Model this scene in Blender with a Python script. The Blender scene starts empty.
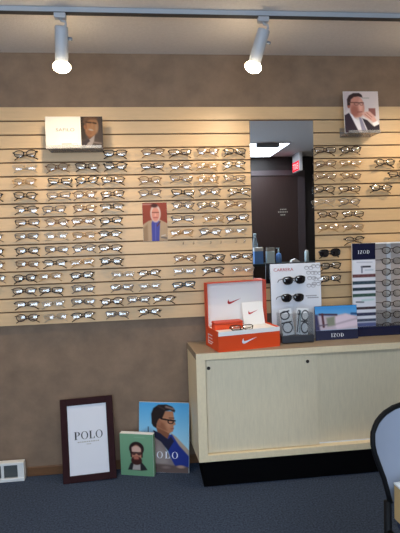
import bpy, math, random
import numpy as np
from mathutils import Matrix, Vector
random.seed(4)
SC = bpy.context.scene
COL = SC.collection
PI = math.pi
sin, cos = math.sin, math.cos

# ------------------------------------------------------------------ materials
def lin(c):
    return tuple((v / 255 / 12.92) if v / 255 <= 0.04045 else ((v / 255 + 0.055) / 1.055) ** 2.4 for v in c)

def new_mat(name):
    m = bpy.data.materials.new(name); m.use_nodes = True
    nt = m.node_tree; nt.nodes.clear()
    out = nt.nodes.new('ShaderNodeOutputMaterial')
    return m, nt, out

def mat(name, rgb, rough=0.5, metal=0.0, noise=0.0, nscale=30.0, bump=0.0, bscale=200.0, spec=0.5, stretch=None):
    m, nt, out = new_mat(name)
    b = nt.nodes.new('ShaderNodeBsdfPrincipled')
    b.inputs['Base Color'].default_value = (*lin(rgb), 1)
    b.inputs['Roughness'].default_value = rough
    b.inputs['Metallic'].default_value = metal
    b.inputs['Specular IOR Level'].default_value = spec
    nt.links.new(b.outputs[0], out.inputs[0])
    co = nt.nodes.new('ShaderNodeTexCoord')
    src = co.outputs['Object']
    if stretch:
        mp = nt.nodes.new('ShaderNodeMapping'); mp.inputs['Scale'].default_value = stretch
        nt.links.new(src, mp.inputs[0]); src = mp.outputs[0]
    if noise:
        n = nt.nodes.new('ShaderNodeTexNoise'); n.inputs['Scale'].default_value = nscale
        n.inputs['Detail'].default_value = 6; n.inputs['Roughness'].default_value = 0.65
        nt.links.new(src, n.inputs['Vector'])
        r = nt.nodes.new('ShaderNodeValToRGB')
        c = np.array(lin(rgb))
        r.color_ramp.elements[0].position = 0.3; r.color_ramp.elements[1].position = 0.7
        r.color_ramp.elements[0].color = (*(c * (1 - noise)), 1)
        r.color_ramp.elements[1].color = (*np.minimum(c * (1 + noise), 1), 1)
        nt.links.new(n.outputs['Fac'], r.inputs[0]); nt.links.new(r.outputs[0], b.inputs['Base Color'])
    if bump:
        n = nt.nodes.new('ShaderNodeTexNoise'); n.inputs['Scale'].default_value = bscale
        n.inputs['Detail'].default_value = 3
        nt.links.new(src, n.inputs['Vector'])
        bp = nt.nodes.new('ShaderNodeBump'); bp.inputs['Strength'].default_value = bump
        bp.inputs['Distance'].default_value = 0.004
        nt.links.new(n.outputs['Fac'], bp.inputs['Height']); nt.links.new(bp.outputs[0], b.inputs['Normal'])
    return m

def glassy(name, tint, alpha, gloss=0.2, rough=0.03):
    """thin clear or tinted sheet: see-through plus a mirror-like sheen"""
    m, nt, out = new_mat(name)
    t = nt.nodes.new('ShaderNodeBsdfTransparent'); t.inputs[0].default_value = (*lin(tint), 1)
    d = nt.nodes.new('ShaderNodeBsdfDiffuse'); d.inputs[0].default_value = (*lin(tint), 1)
    g = nt.nodes.new('ShaderNodeBsdfGlossy'); g.inputs['Roughness'].default_value = rough
    m1 = nt.nodes.new('ShaderNodeMixShader'); m1.inputs[0].default_value = alpha
    nt.links.new(t.outputs[0], m1.inputs[1]); nt.links.new(d.outputs[0], m1.inputs[2])
    m2 = nt.nodes.new('ShaderNodeMixShader'); m2.inputs[0].default_value = gloss
    nt.links.new(m1.outputs[0], m2.inputs[1]); nt.links.new(g.outputs[0], m2.inputs[2])
    nt.links.new(m2.outputs[0], out.inputs[0])
    return m

def emit(name, rgb, s):
    m, nt, out = new_mat(name)
    e = nt.nodes.new('ShaderNodeEmission'); e.inputs[0].default_value = (*lin(rgb), 1); e.inputs[1].default_value = s
    nt.links.new(e.outputs[0], out.inputs[0])
    return m

def print_mat():
    m, nt, out = new_mat('printed_ink')
    b = nt.nodes.new('ShaderNodeBsdfPrincipled'); b.inputs['Roughness'].default_value = 0.6; b.inputs['Specular IOR Level'].default_value = 0.15
    a = nt.nodes.new('ShaderNodeVertexColor'); a.layer_name = 'ink'
    nt.links.new(a.outputs[0], b.inputs['Base Color']); nt.links.new(b.outputs[0], out.inputs[0])
    return m

M = dict(
    wall=mat('taupe_faux_plaster', (129, 107, 88), 0.8, noise=0.18, nscale=7, bump=0.25, bscale=25),
    rearwall=mat('rear_wall_painted_shade', (30, 27, 28), 0.6),  # the rear wall's lack of light is put into this near-black colour
    sidewall=mat('beige_paint', (150, 135, 118), 0.85),
    ceil=mat('white_textured_ceiling', (214, 208, 203), 0.95, noise=0.05, nscale=60, bump=0.5, bscale=120),
    carpet=mat('blue_grey_carpet', (64, 75, 94), 1.0, noise=0.6, nscale=110, bump=1.0, bscale=300, spec=0.1),
    oak=mat('brown_oak_trim', (106, 72, 44), 0.5, noise=0.2, nscale=8, stretch=(1, 8, 12)),
    maple=mat('maple_laminate', (210, 176, 132), 0.42, noise=0.05, nscale=9, stretch=(1, 6, 9)),
    groove=mat('brown_groove_board', (112, 86, 58), 0.8),  # backing board behind the slats, darker brown than the maple
    cab=mat('pale_oak_laminate', (222, 208, 178), 0.5, noise=0.06, nscale=14, stretch=(9, 4, 1)),
    cabframe=mat('light_oak_edge', (232, 214, 178), 0.5, noise=0.05, nscale=14, stretch=(6, 4, 3)),
    cabtop=mat('grey_beige_laminate', (148, 132, 112), 0.5, noise=0.06, nscale=14, stretch=(1, 6, 6)),
    black=mat('black_plastic', (16, 16, 19), 0.35),
    kick=mat('black_toe_kick', (7, 7, 9), 0.9, spec=0.05),
    hole=mat('dark_finger_pull', (38, 32, 28), 0.4, 0.6),
    white=mat('white_card', (238, 238, 236), 0.5),
    slot=mat('dark_track_slot', (48, 50, 54), 0.6),
    lampm=mat('grey_white_lamp_enamel', (178, 182, 188), 0.45),
    blackm=mat('matt_black_plastic', (11, 12, 15), 0.65, spec=0.2),
    ivory=mat('ivory_card', (206, 202, 192), 0.6, spec=0.1),
    faint=mat('light_grey_ink', (128, 122, 114), 0.7),
    darktray=mat('dark_grey_tray', (40, 44, 54), 0.5),
    whitem=mat('white_enamel', (214, 217, 222), 0.35),
    vent=mat('white_painted_steel', (225, 226, 224), 0.45),
    ventdark=mat('dark_vent_louvre', (92, 98, 100), 0.6),
    track=mat('white_track_metal', (172, 177, 183), 0.5),
    grey=mat('grey_plastic', (120, 128, 138), 0.5),
    steel=mat('brushed_steel', (190, 190, 192), 0.3, 1.0),
    mahog=mat('dark_mahogany_frame', (48, 26, 29), 0.7, noise=0.15, nscale=20, spec=0.1),
    paper=mat('pale_grey_paper', (222, 223, 230), 0.7),
    ink=mat('dark_grey_ink', (52, 52, 56), 0.6),
    palegrey=mat('pale_grey_ink', (168, 164, 156), 0.6),
    whiteink=mat('white_ink', (225, 228, 235), 0.6),
    redink=mat('red_ink', (176, 40, 44), 0.6),
    orange=mat('orange_card', (226, 74, 24), 0.45),
    orangein=mat('orange_red_card', (205, 70, 42), 0.5),
    green=mat('green_card', (112, 156, 122), 0.6),
    navy=mat('navy_card', (24, 30, 62), 0.45),
    navyg=mat('navy_gloss_plastic', (22, 28, 58), 0.2),
    taupe=mat('greige_plastic', (194, 182, 176), 0.4),
    doorm=mat('dark_brown_door', (50, 36, 34), 0.45, noise=0.1, nscale=6, stretch=(8, 4, 1)),
    casing=mat('grey_brown_casing', (66, 58, 62), 0.5),
    redwood=mat('reddish_brown_casing', (96, 58, 48), 0.5),
    blueliq=mat('blue_card', (100, 152, 222), 0.4),
    ltblue=mat('pale_blue_card', (214, 240, 250), 0.5),
    tealtray=mat('dark_teal_tray', (28, 44, 44), 0.4),
    chairshell=mat('pale_grey_shell_plastic', (144, 153, 170), 0.2),
    seat=mat('navy_seat_fabric', (44, 52, 78), 0.9, noise=0.2, nscale=200),
    cardboard=mat('tan_cardboard', (206, 172, 118), 0.7, noise=0.05, nscale=30),
    windowframe=mat('white_window_frame', (210, 210, 208), 0.5),
    troffer=emit('lit_diffuser', (245, 250, 255), 14.0),
    bulb=emit('lit_bulb', (255, 230, 190), 48.0),
    exitlit=emit('lit_red_exit', (235, 40, 60), 1.6),
    exitlet=emit('lit_white_letters', (255, 200, 200), 2.0),
    acrylic=glassy('clear_acrylic', (236, 238, 240), 0.03, 0.05),
    smoky=glassy('frosted_acrylic', (226, 224, 222), 0.22, 0.08, 0.2),
    pane=glassy('window_glass', (250, 252, 255), 0.0, 0.05, 0.0),
    lens=glassy('clear_lens', (244, 244, 240), 0.05, 0.24, 0.08),
    sunlens=glassy('dark_sun_lens', (26, 24, 28), 0.75, 0.08, 0.05),
    liquid=glassy('clear_bottle_plastic', (178, 196, 206), 0.35, 0.15, 0.1),
    ink_print=print_mat(),
    f_k=mat('black_acetate', (20, 18, 20), 0.25),
    f_d=mat('dark_brown_acetate', (52, 34, 28), 0.25),
    f_b=mat('brown_metal', (112, 78, 52), 0.35, 0.3),
    f_g=mat('grey_metal', (84, 82, 86), 0.3, 0.4),
    f_o=mat('gold_metal', (172, 132, 82), 0.3, 0.4),
    f_c=mat('pale_metal', (176, 166, 150), 0.3, 0.4),
    f_t=mat('dark_teal_acetate', (30, 58, 70), 0.3),
)
def mirror_mat():
    m, nt, out = new_mat('mirror_silver')
    g = nt.nodes.new('ShaderNodeBsdfGlossy'); g.inputs['Roughness'].default_value = 0.0
    g.inputs[0].default_value = (0.86, 0.88, 0.9, 1)
    nt.links.new(g.outputs[0], out.inputs[0]); return m
M['mirror'] = mirror_mat()

# ------------------------------------------------------------------ mesh builder
class B:
    def __init__(s): s.v = []; s.f = []; s.sm = []
    def add(s, vs, fs, smooth=False):
        n = len(s.v); s.v += [tuple(v) for v in vs]
        s.f += [tuple(i + n for i in f) for f in fs]; s.sm += [smooth] * len(fs)
        return s
    def box(s, x0, x1, y0, y1, z0, z1, bev=0.0):
        if bev <= 0:
            vs = [(x, y, z) for x in (x0, x1) for y in (y0, y1) for z in (z0, z1)]
            return s.add(vs, [(0, 1, 3, 2), (4, 6, 7, 5), (0, 4, 5, 1), (2, 3, 7, 6), (0, 2, 6, 4), (1, 5, 7, 3)])
        import bmesh
        bm = bmesh.new(); bmesh.ops.create_cube(bm, size=1)
        for v in bm.verts:
            v.co = ((x0 + x1) / 2 + v.co.x * (x1 - x0), (y0 + y1) / 2 + v.co.y * (y1 - y0), (z0 + z1) / 2 + v.co.z * (z1 - z0))
        bmesh.ops.bevel(bm, geom=bm.edges[:], offset=bev, segments=2, affect='EDGES', profile=0.5)
        bm.verts.index_update()
        s.add([v.co[:] for v in bm.verts], [[v.index for v in f.verts] for f in bm.faces]); bm.free()
        return s
    def tube(s, pts, r, n=6, closed=False, flat=1.0):
        pts = [Vector(p) for p in pts]; N = len(pts); vs = []
        rs = r if isinstance(r, (list, tuple)) else [r] * N
        prev = None
        for i, p in enumerate(pts):
            a = pts[(i - 1) % N] if (closed or i > 0) else p
            b = pts[(i + 1) % N] if (closed or i < N - 1) else p
            t = (b - a).normalized()
            if prev is None:
                ref = Vector((0, 1, 0)) if abs(t.y) < 0.9 else Vector((1, 0, 0))
                u = t.cross(ref).normalized()
            else:
                u = (prev - t * prev.dot(t)).normalized()
            prev = u; w = t.cross(u)
            for k in range(n):
                an = 2 * PI * k / n
                vs.append(p + (u * cos(an) * flat + w * sin(an)) * rs[i])
        fs = []
        for i in range(N if closed else N - 1):
            j = (i + 1) % N
            for k in range(n):
                l = (k + 1) % n
                fs.append((i * n + k, i * n + l, j * n + l, j * n + k))
        if not closed:
            fs.append(tuple(range(n - 1, -1, -1))); fs.append(tuple((N - 1) * n + k for k in range(n)))
        return s.add(vs, fs, True)
    def lathe(s, prof, n=20, axis=((0, 0, 0), (0, 0, 1))):
        o = Vector(axis[0]); d = Vector(axis[1]).normalized()
        ref = Vector((1, 0, 0)) if abs(d.x) < 0.9 else Vector((0, 1, 0))
        u = d.cross(ref).normalized(); w = d.cross(u)
        vs = []
        for r, h in prof:
            for k in range(n):
                a = 2 * PI * k / n; vs.append(o + d * h + (u * cos(a) + w * sin(a)) * r)
        fs = []
        for i in range(len(prof) - 1):
            for k in range(n):
                l = (k + 1) % n; fs.append((i * n + k, i * n + l, (i + 1) * n + l, (i + 1) * n + k))
        fs.append(tuple(range(n - 1, -1, -1))); fs.append(tuple((len(prof) - 1) * n + k for k in range(n)))
        return s.add(vs, fs, True)
    def prism(s, poly, y0, y1):
        """polygon in x,z extruded along y"""
        n = len(poly)
        vs = [(x, y0, z) for x, z in poly] + [(x, y1, z) for x, z in poly]
        fs = [tuple(range(n)), tuple(range(2 * n - 1, n - 1, -1))] + [(i, i + n, (i + 1) % n + n, (i + 1) % n) for i in range(n)]
        return s.add(vs, fs)

def mesh(name, b, m, fix=True):
    me = bpy.data.meshes.new(name); me.from_pydata(b.v, [], b.f)
    me.polygons.foreach_set('use_smooth', b.sm)
    if fix:
        import bmesh
        bm = bmesh.new(); bm.from_mesh(me); bmesh.ops.recalc_face_normals(bm, faces=bm.faces[:]); bm.to_mesh(me); bm.free()
    me.materials.append(m); me.update()
    return me

def link(name, me, parent=None, loc=(0, 0, 0), rot=(0, 0, 0)):
    o = bpy.data.objects.new(name, me); COL.objects.link(o); o.location = loc; o.rotation_euler = rot
    if parent: o.parent = parent
    return o
def obj(name, b, m, parent=None, loc=(0, 0, 0), rot=(0, 0, 0)):
    return link(name, mesh(name, b, m), parent, loc, rot)
def thing(name, label, cat, loc=(0, 0, 0), rot=(0, 0, 0), group=None):
    o = bpy.data.objects.new(name, None); COL.objects.link(o); o.empty_display_size = 0.05
    o.location = loc; o.rotation_euler = rot
    o['label'] = label; o['category'] = cat
    if group: o['group'] = group
    return o
def tag(o, label, cat, group=None):
    o['label'] = label; o['category'] = cat
    if group: o['group'] = group
    return o
def struct(name, b, m, parent=None):
    o = obj(name, b, m, parent)
    if not parent: o['kind'] = 'structure'
    return o
def copy_tree(src, **kw):
    r = src.copy(); COL.objects.link(r)
    for ch in list(src.children):
        c = ch.copy(); COL.objects.link(c); c.parent = r
        for g in ch.children:
            d = g.copy(); COL.objects.link(d); d.parent = c
    return r

# ------------------------------------------------------------------ printed pictures
def sdpoly(X, Y, pts):
    P = np.array(pts, float); d = np.full(X.shape, 1e9); inside = np.zeros(X.shape, bool)
    n = len(P)
    for i in range(n):
        a, b = P[i], P[(i + 1) % n]; e = b - a
        t = np.clip(((X - a[0]) * e[0] + (Y - a[1]) * e[1]) / max((e ** 2).sum(), 1e-9), 0, 1)
        d = np.minimum(d, np.hypot(X - a[0] - t * e[0], Y - a[1] - t * e[1]))
        c = ((a[1] > Y) != (b[1] > Y))
        with np.errstate(divide='ignore', invalid='ignore'):
            xi = (b[0] - a[0]) * (Y - a[1]) / (b[1] - a[1]) + a[0]
        inside ^= c & (X < xi)
    return np.where(inside, -d, d)

def picture(name, w, h, box, shapes, nx, ny, parent, loc=(0, 0, 0), bg=(200, 200, 200)):
    """a print: a fine grid of inked points; shapes are given in the print's own coordinates box=(x0,y0,x1,y1)"""
    x0, y0, x1, y1 = box
    U, V = np.meshgrid(np.linspace(0, 1, nx), np.linspace(0, 1, ny))
    X = x0 + U * (x1 - x0); Y = y0 + V * (y1 - y0)
    C = np.ones((ny, nx, 3)) * np.array(bg, float)
    for s in shapes:
        k = s[0]
        if k == 'grad':
            _, ya, ca, yb, cb = s
            t = np.clip((Y - ya) / (yb - ya), 0, 1)[..., None]
            C = np.array(ca) * (1 - t) + np.array(cb) * t; continue
        if k == 'poly': _, pts, c, so = s; d = sdpoly(X, Y, pts)
        elif k == 'ell':
            _, cx, cy, rx, ry, c, so = s[:7]; a = s[7] if len(s) > 7 else 0
            dx, dy = X - cx, Y - cy
            q = np.hypot((dx * cos(a) + dy * sin(a)) / rx, (-dx * sin(a) + dy * cos(a)) / ry)
            d = (q - 1) * min(rx, ry)
        elif k == 'ring':
            _, cx, cy, rx, ry, wd, c, so = s
            q = np.hypot((X - cx) / rx, (Y - cy) / ry); d = np.abs(q - 1) * min(rx, ry) - wd / 2
        elif k == 'line':
            _, pts, wd, c, so = s; d = np.full(X.shape, 1e9)
            for a, b in zip(pts[:-1], pts[1:]):
                a = np.array(a, float); b = np.array(b, float); e = b - a
                t = np.clip(((X - a[0]) * e[0] + (Y - a[1]) * e[1]) / max((e ** 2).sum(), 1e-9), 0, 1)
                d = np.minimum(d, np.hypot(X - a[0] - t * e[0], Y - a[1] - t * e[1]))
            d = d - wd / 2
        al = np.clip(0.5 - d / so, 0, 1)[..., None]
        C = C * (1 - al) + np.array(c, float) * al
    S = np.clip(C / 255, 0, 1)
    Ln = np.where(S <= 0.04045, S / 12.92, ((S + 0.055) / 1.055) ** 2.4)
    b = B()
    b.v = [((u - 0.5) * w, 0, (1 - v) * h) for v in np.linspace(0, 1, ny) for u in np.linspace(0, 1, nx)]
    b.f = [(j * nx + i, (j + 1) * nx + i, (j + 1) * nx + i + 1, j * nx + i + 1) for j in range(ny - 1) for i in range(nx - 1)]
    b.sm = [False] * len(b.f)
    me = mesh(name, b, M['ink_print'], fix=False)
    at = me.color_attributes.new('ink', 'FLOAT_COLOR', 'POINT')
    at.data.foreach_set('color', np.concatenate([Ln, np.ones((ny, nx, 1))], 2).ravel().astype(np.float32))
    return link(name, me, parent, loc)

# ------------------------------------------------------------------ lettering
def ring(b, cx, cz, ox, oz, ix, iz, a0=0, a1=2 * PI, n=28, y=0):
    vs = []; fs = []
    for i in range(n + 1):
        a = a0 + (a1 - a0) * i / n
        vs += [(cx + ox * cos(a), y, cz + oz * sin(a)), (cx + ix * cos(a), y, cz + iz * sin(a))]
    for i in range(n): fs.append((2 * i, 2 * i + 1, 2 * i + 3, 2 * i + 2))
    b.add(vs, fs)
def rect(b, x0, x1, z0, z1, y=0): b.add([(x0, y, z0), (x1, y, z0), (x1, y, z1), (x0, y, z1)], [(0, 1, 2, 3)])
def serif_word(word, h, gap=0.12):
    """high-contrast roman capitals, height 1 before scaling; returns builder, width"""
    b = B(); x = 0
    for ch in word:
        if ch == 'O':
            ring(b, x + .46, .5, .46, .52, .30, .48); wd = .92
        elif ch == 'L':
            rect(b, x + .1, x + .30, 0, 1); rect(b, x, x + .42, .96, 1); rect(b, x, x + .72, 0, .045)
            b.add([(x + .72, 0, 0), (x + .72, 0, .3), (x + .67, 0, .3), (x + .58, 0, .045)], [(0, 1, 2, 3)]); wd = .74
        elif ch == 'P':
            rect(b, x + .1, x + .30, 0, 1); rect(b, x, x + .42, 0, .04); rect(b, x, x + .42, .96, 1)
            ring(b, x + .40, .73, .36, .27, .17, .23, -PI / 2, PI / 2, 16); rect(b, x + .3, x + .4, .46, .5); rect(b, x + .3, x + .4, .96, 1); wd = .78
        elif ch == 'I':
            rect(b, x + .1, x + .30, 0, 1); rect(b, x, x + .4, 0, .06); rect(b, x, x + .4, .94, 1); wd = .4
        elif ch == 'D':
            rect(b, x + .1, x + .30, 0, 1); rect(b, x, x + .4, 0, .06); rect(b, x, x + .4, .94, 1)
            ring(b, x + .4, .5, .46, .5, .27, .44, -PI / 2, PI / 2, 18); wd = .88
        elif ch == 'Z':
            rect(b, x + .04, x + .7, 0, .06); rect(b, x + .04, x + .7, .94, 1)
            b.add([(x + .04, 0, .03), (x + .26, 0, .03), (x + .7, 0, .97), (x + .48, 0, .97)], [(0, 1, 2, 3)])
            rect(b, x + .66, x + .7, .03, .28); rect(b, x + .04, x + .08, .72, .97); wd = .74
        x += wd + gap
    wt = x - gap
    b.v = [((vx - wt / 2) * h, vy, vz * h) for vx, vy, vz in b.v]
    return b, wt * h
def sans(word, size, m, parent, loc, rot=(PI / 2, 0, 0), width=None, name='lettering'):
    cu = bpy.data.curves.new(name, 'FONT'); cu.body = word; cu.size = size; cu.align_x = 'CENTER'
    cu.extrude = 0.0003
    t = bpy.data.objects.new('t', cu); COL.objects.link(t)
    bpy.context.view_layer.update()
    me = bpy.data.meshes.new_from_object(t.evaluated_get(bpy.context.evaluated_depsgraph_get()))
    bpy.data.objects.remove(t); me.name = name; me.materials.clear(); me.materials.append(m)
    o = link(name, me, parent, loc, rot)
    if width:
        xs = [v.co.x for v in me.vertices]; k = width / (max(xs) - min(xs))
        for v in me.vertices: v.co.x *= k
    return o
SW = [(1.0, .36), (.75, .255), (.5, .15), (.3, .06), (.19, .02), (.1, .02), (.03, .07), (.01, .15), (.04, .25), (.12, .37),
      (.1, .28), (.12, .21), (.18, .175), (.27, .18), (.45, .22), (.7, .285)]
def swoosh(w, m, parent, loc, rot=(0, 0, 0), name='swoosh'):
    b = B().prism([(x * w - w / 2, z * w) for x, z in SW], -0.0006, 0)
    return obj(name, b, m, parent, loc, rot)

# ------------------------------------------------------------------ the room
XL, XR, YR = -2.1, 2.75, -3.75
H, H2, YS = 2.414, 2.432, -2.645
struct('floor', B().box(XL - .1, XR + .1, YR - .1, .12, -.1, 0), M['carpet'])
struct('ceiling', B().box(XL - .1, XR + .1, YS, .12, H, H + .25).box(XL - .1, XR + .1, YR - .1, YS, H2, H2 + .15), M['ceil'])
struct('wall_back', B().box(XL - .1, XR + .1, .02, .12, 0, H), M['wall'])
struct('wall_left', B().box(XL - .1, XL, YR - .1, .02, 0, H2), M['sidewall'])
struct('wall_right', B().box(XR, XR + .1, YR - .1, .02, 0, H2), M['sidewall'])
WX0, WX1, WZ0, WZ1 = -1.9, 0.85, .55, 2.3
struct('wall_rear', B().box(XL, WX0, YR - .1, YR, 0, H2).box(WX1, XR, YR - .1, YR, 0, H2)
       .box(WX0, WX1, YR - .1, YR, 0, WZ0).box(WX0, WX1, YR - .1, YR, WZ1, H2), M['rearwall'])
wf = B()
for x in (WX0, (WX0 + WX1) / 2 - .03, WX1 - .06): wf.box(x, x + .06, YR - .08, YR - .02, WZ0, WZ1)
for z in (WZ0, WZ1 - .06): wf.box(WX0 + .06, WX1 - .06, YR - .08, YR - .02, z, z + .06)
w = struct('window_1', wf, M['windowframe'])
struct('pane', B().box(WX0 + .06, WX1 - .06, YR - .056, YR - .05, WZ0 + .06, WZ1 - .06), M['pane'], w)
struct('baseboard_back', B().box(-.74, XR, .008, .0195, 0, .054, .003), M['oak'])
# door in the rear wall, seen only in the mirror
dr = struct('door_1', B().box(1.42, 2.10, YR, YR + .03, 0, 2.17), M['doorm'])
struct('door_casing', B().box(2.10, 2.20, YR, YR + .045, 0, 2.24).box(1.34, 2.10, YR, YR + .045, 2.17, 2.24), M['casing'], dr)
struct('side_jamb', B().box(1.34, 1.42, YR, YR + .045, 0, 2.17), M['redwood'], dr)
dl = B()
for z, ws in ((1.70, .09), (1.665, .15), (1.625, .08)):
    x = 1.89 - ws / 2
    while x < 1.89 + ws / 2 - .01:
        l = .016; dl.box(x, x + l, YR + .0305, YR + .0315, z, z + .014); x += .024
struct('door_notice', dl, M['palegrey'], dr)

# ------------------------------------------------------------------ slat wall
S = 0.0762; Z0 = 0.8907; ZT = Z0 + 16 * S
PX0, PX1 = -1.5, 2.1
g = .0085
sl = B()
for k in range(16):
    z0 = Z0 + k * S + (g / 2 if k else 0); z1 = Z0 + (k + 1) * S - (g / 2 if k < 15 else 0)
    sl.add([(PX0, 0, z0), (PX1, 0, z0), (PX1, 0, z1), (PX0, 0, z1), (PX0, .009, z0), (PX1, .009, z0), (PX1, .009, z1), (PX0, .009, z1)],
           [(0, 1, 2, 3), (4, 7, 6, 5), (0, 4, 5, 1), (3, 2, 6, 7), (0, 3, 7, 4), (1, 5, 6, 2)])
panel = thing('slat_wall_panel', 'wide maple slat wall display panel with dark horizontal grooves', 'display panel', (0, 0, 0))
obj('slat_boards', sl, M['maple'], panel)
obj('grooved_backing', B().box(PX0, PX1, .009, .0195, Z0, ZT), M['groove'], panel)['label'] = 'darker brown board showing in the grooves'
peg_me = mesh('nose_peg', B().tube([(0, 0, 0), (0, -.03, 0), (0, -.04, .003), (0, -.042, .012)], [.003, .003, .004, .003], 6), M['acrylic'])
peg_plate = mesh('peg', B().box(-.006, .006, -.0012, 0, -.03, .012), M['acrylic'])

# ------------------------------------------------------------------ eyeglasses
def outline(cx, a, b, e, n=22, skew=0.0):
    P = []
    for i in range(n):
        t = 2 * PI * i / n; c, s_ = cos(t), sin(t)
        x = a * math.copysign(abs(c) ** (2 / e), c); z = b * math.copysign(abs(s_) ** (2 / e), s_)
        x *= 1 + skew * z / b * 0.12
        P.append((cx + x, z))
    return P
KIND = {'k': ('f_k', .0027, False), 'd': ('f_d', .0025, False), 'b': ('f_b', .0019, False), 'g': ('f_g', .0019, False),
        'o': ('f_o', .0018, False), 'c': ('f_c', .0012, False), 'h': ('f_k', .0026, True), 't': ('f_t', .0028, False), 's': ('f_k', .0036, False)}
SHAPES = [(.0265, .0165, 3.4), (.0255, .0180, 2.5), (.0270, .0150, 4.5), (.0250, .0195, 2.2)]
GC = {}
def glass_meshes(kind, var, openarms=False):
    key = (kind, var, openarms)
    if key in GC: return GC[key]
    mk, r, half = KIND[kind]; m = M[mk]
    a, b, e = SHAPES[var]
    if kind == 's': a, b, e = .028, .0215, 2.6
    cx = a + .0085
    fr = B()
    for s_ in (-1, 1):
        P = outline(s_ * cx, a, b, e, skew=1)
        if half:
            top = [(x, 0, z) for x, z in P if z > -b * .25]
            top.sort(key=lambda q: math.atan2(q[2], (q[0] - s_ * cx)) % (2 * PI) if q[2] >= 0 else (math.atan2(q[2], q[0] - s_ * cx) if q[0] > s_ * cx else math.atan2(q[2], q[0] - s_ * cx) % (2 * PI)))
            fr.tube(top, r, 5)
        else:
            fr.tube([(x, 0, z) for x, z in P], r, 5, closed=True)
        fr.tube([(s_ * (cx + a * .97), 0, b * .45), (s_ * .0655, .001, b * .55), (s_ * .0675, .006, b * .52)], r * 1.15, 5)
        fr.tube([(s_ * .0075, .001, -.002), (s_ * .0055, .006, -.008), (s_ * .007, .006, -.012)], .0012, 4)   # nose pads
    fr.tube([(-.0105, 0, b * .25), (-.005, -.0008, b * .48), (.005, -.0008, b * .48), (.0105, 0, b * .25)], r, 5)
    F = mesh('frame_front', fr, m)
    L = []
    lm = M['sunlens'] if kind == 's' else M['lens']
    for s_ in (-1, 1):
        P = outline(s_ * cx, a * .98, b * .98, e, skew=1); lb = B(); n = len(P); vs = [(s_ * cx, -.0034, 0)]; fs = []
        for q in (.35, .7, 1.0):
            vs += [(s_ * cx + (x - s_ * cx) * q, -.0034 * (1 - q * q), z * q) for x, z in P]
        for i in range(n):
            j = (i + 1) % n; fs.append((0, 1 + i, 1 + j))
            for k in (0, 1): fs.append((1 + k * n + i, 1 + (k + 1) * n + i, 1 + (k + 1) * n + j, 1 + k * n + j))
        lb.add(vs, fs, True); L.append(mesh('lens', lb, lm))
    T = []
    for s_ in (-1, 1):
        tb = B(); zt = b * .52; r2 = max(r * .8, .0015)
        if openarms:
            tb.tube([(s_ * .0675, .006, zt), (s_ * .075, .02, zt), (s_ * .080, .040, zt), (s_ * .082, .050, zt - .004)], r2, 5)
        else:
            y = .011 if s_ > 0 else .0165
            tb.tube([(s_ * .0675, .006, zt), (s_ * .064, y, zt - .001), (s_ * .0, y, -.004), (s_ * -.045, y + .001, -.017), (s_ * -.064, y + .002, -.029)], [r2, r2, r2, r2 * 1.25, r2 * 1.3], 5)
        T.append(mesh('temple', tb, m))
    GC[key] = (F, L, T); return GC[key]
def glasses(name, label, kind, var, loc, rot=(0, 0, 0), group=None, openarms=False, cat='eyeglasses'):
    F, L, T = glass_meshes(kind, var, openarms)
    t = thing(name, label, cat, loc, rot, group)
    link('frame_front', F, t)
    for l in L: link('lens', l, t)
    for q in T: link('temple', q, t)
    return t

LEFT_ROWS = [
    (1, [(-0.649, 'k'), (-0.158, 'k'), (0.054, 'b'), (0.208, 'd'), (0.369, 'b'), (0.526, 'k')]),
    (2, [(-0.655, 'c'), (-0.48, 'b'), (-0.316, 'd'), (-0.159, 'k'), (0.049, 'd'), (0.211, 'b'), (0.361, 'o'), (0.521, 'h')]),
    (3, [(-0.662, 'o'), (-0.468, 'k'), (-0.32, 'k'), (-0.176, 'd'), (0.032, 'b'), (0.211, 'g'), (0.367, 'o'), (0.522, 'g')]),
    (4, [(-0.847, 'k'), (-0.66, 'k'), (-0.479, 'g'), (-0.337, 'b'), (-0.182, 'd'), (0.029, 'g'), (0.218, 'k'), (0.374, 'g'), (0.547, 'h')]),
    (5, [(-0.659, 'h'), (-0.508, 'g'), (-0.34, 'b'), (-0.188, 'h'), (0.218, 'g'), (0.363, 'g'), (0.524, 'b')]),
    (6, [(-0.657, 'd'), (-0.495, 'b'), (-0.349, 'b'), (-0.197, 'k'), (0.212, 'g'), (0.393, 'o'), (0.534, 'd')]),
    (7, [(-0.859, 'g'), (-0.664, 'g'), (-0.504, 'c'), (-0.35, 'o'), (-0.205, 'h'), (0.204, 'o'), (0.37, 'g'), (0.52, 'c')]),
    (8, [(-0.858, 'k'), (-0.665, 'k'), (-0.505, 'g'), (-0.353, 'g'), (-0.206, 'd')]),
    (9, [(-0.857, 'b'), (-0.669, 'b'), (-0.519, 'h'), (-0.368, 'o'), (-0.203, 'k'), (0.219, 'b'), (0.389, 'k'), (0.549, 'd')]),
    (10, [(-0.856, 'g'), (-0.687, 'k'), (-0.551, 'o'), (-0.371, 'k'), (-0.142, 'c'), (0.009, 'h'), (0.214, 'c'), (0.381, 'h'), (0.559, 'c')]),
    (11, [(-0.693, 'd'), (-0.546, 'k'), (-0.369, 'g'), (-0.15, 'g'), (0.009, 'c'), (0.206, 't')]),
    (12, [(-0.684, 'h'), (-0.539, 'c'), (-0.373, 'g'), (-0.21, 'd'), (-0.059, 'g'), (0.09, 'h')]),
    (13, [(-0.685, 'd'), (-0.531, 'c'), (-0.376, 'h'), (-0.182, 'g'), (0.003, 'h')]),
]
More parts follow.
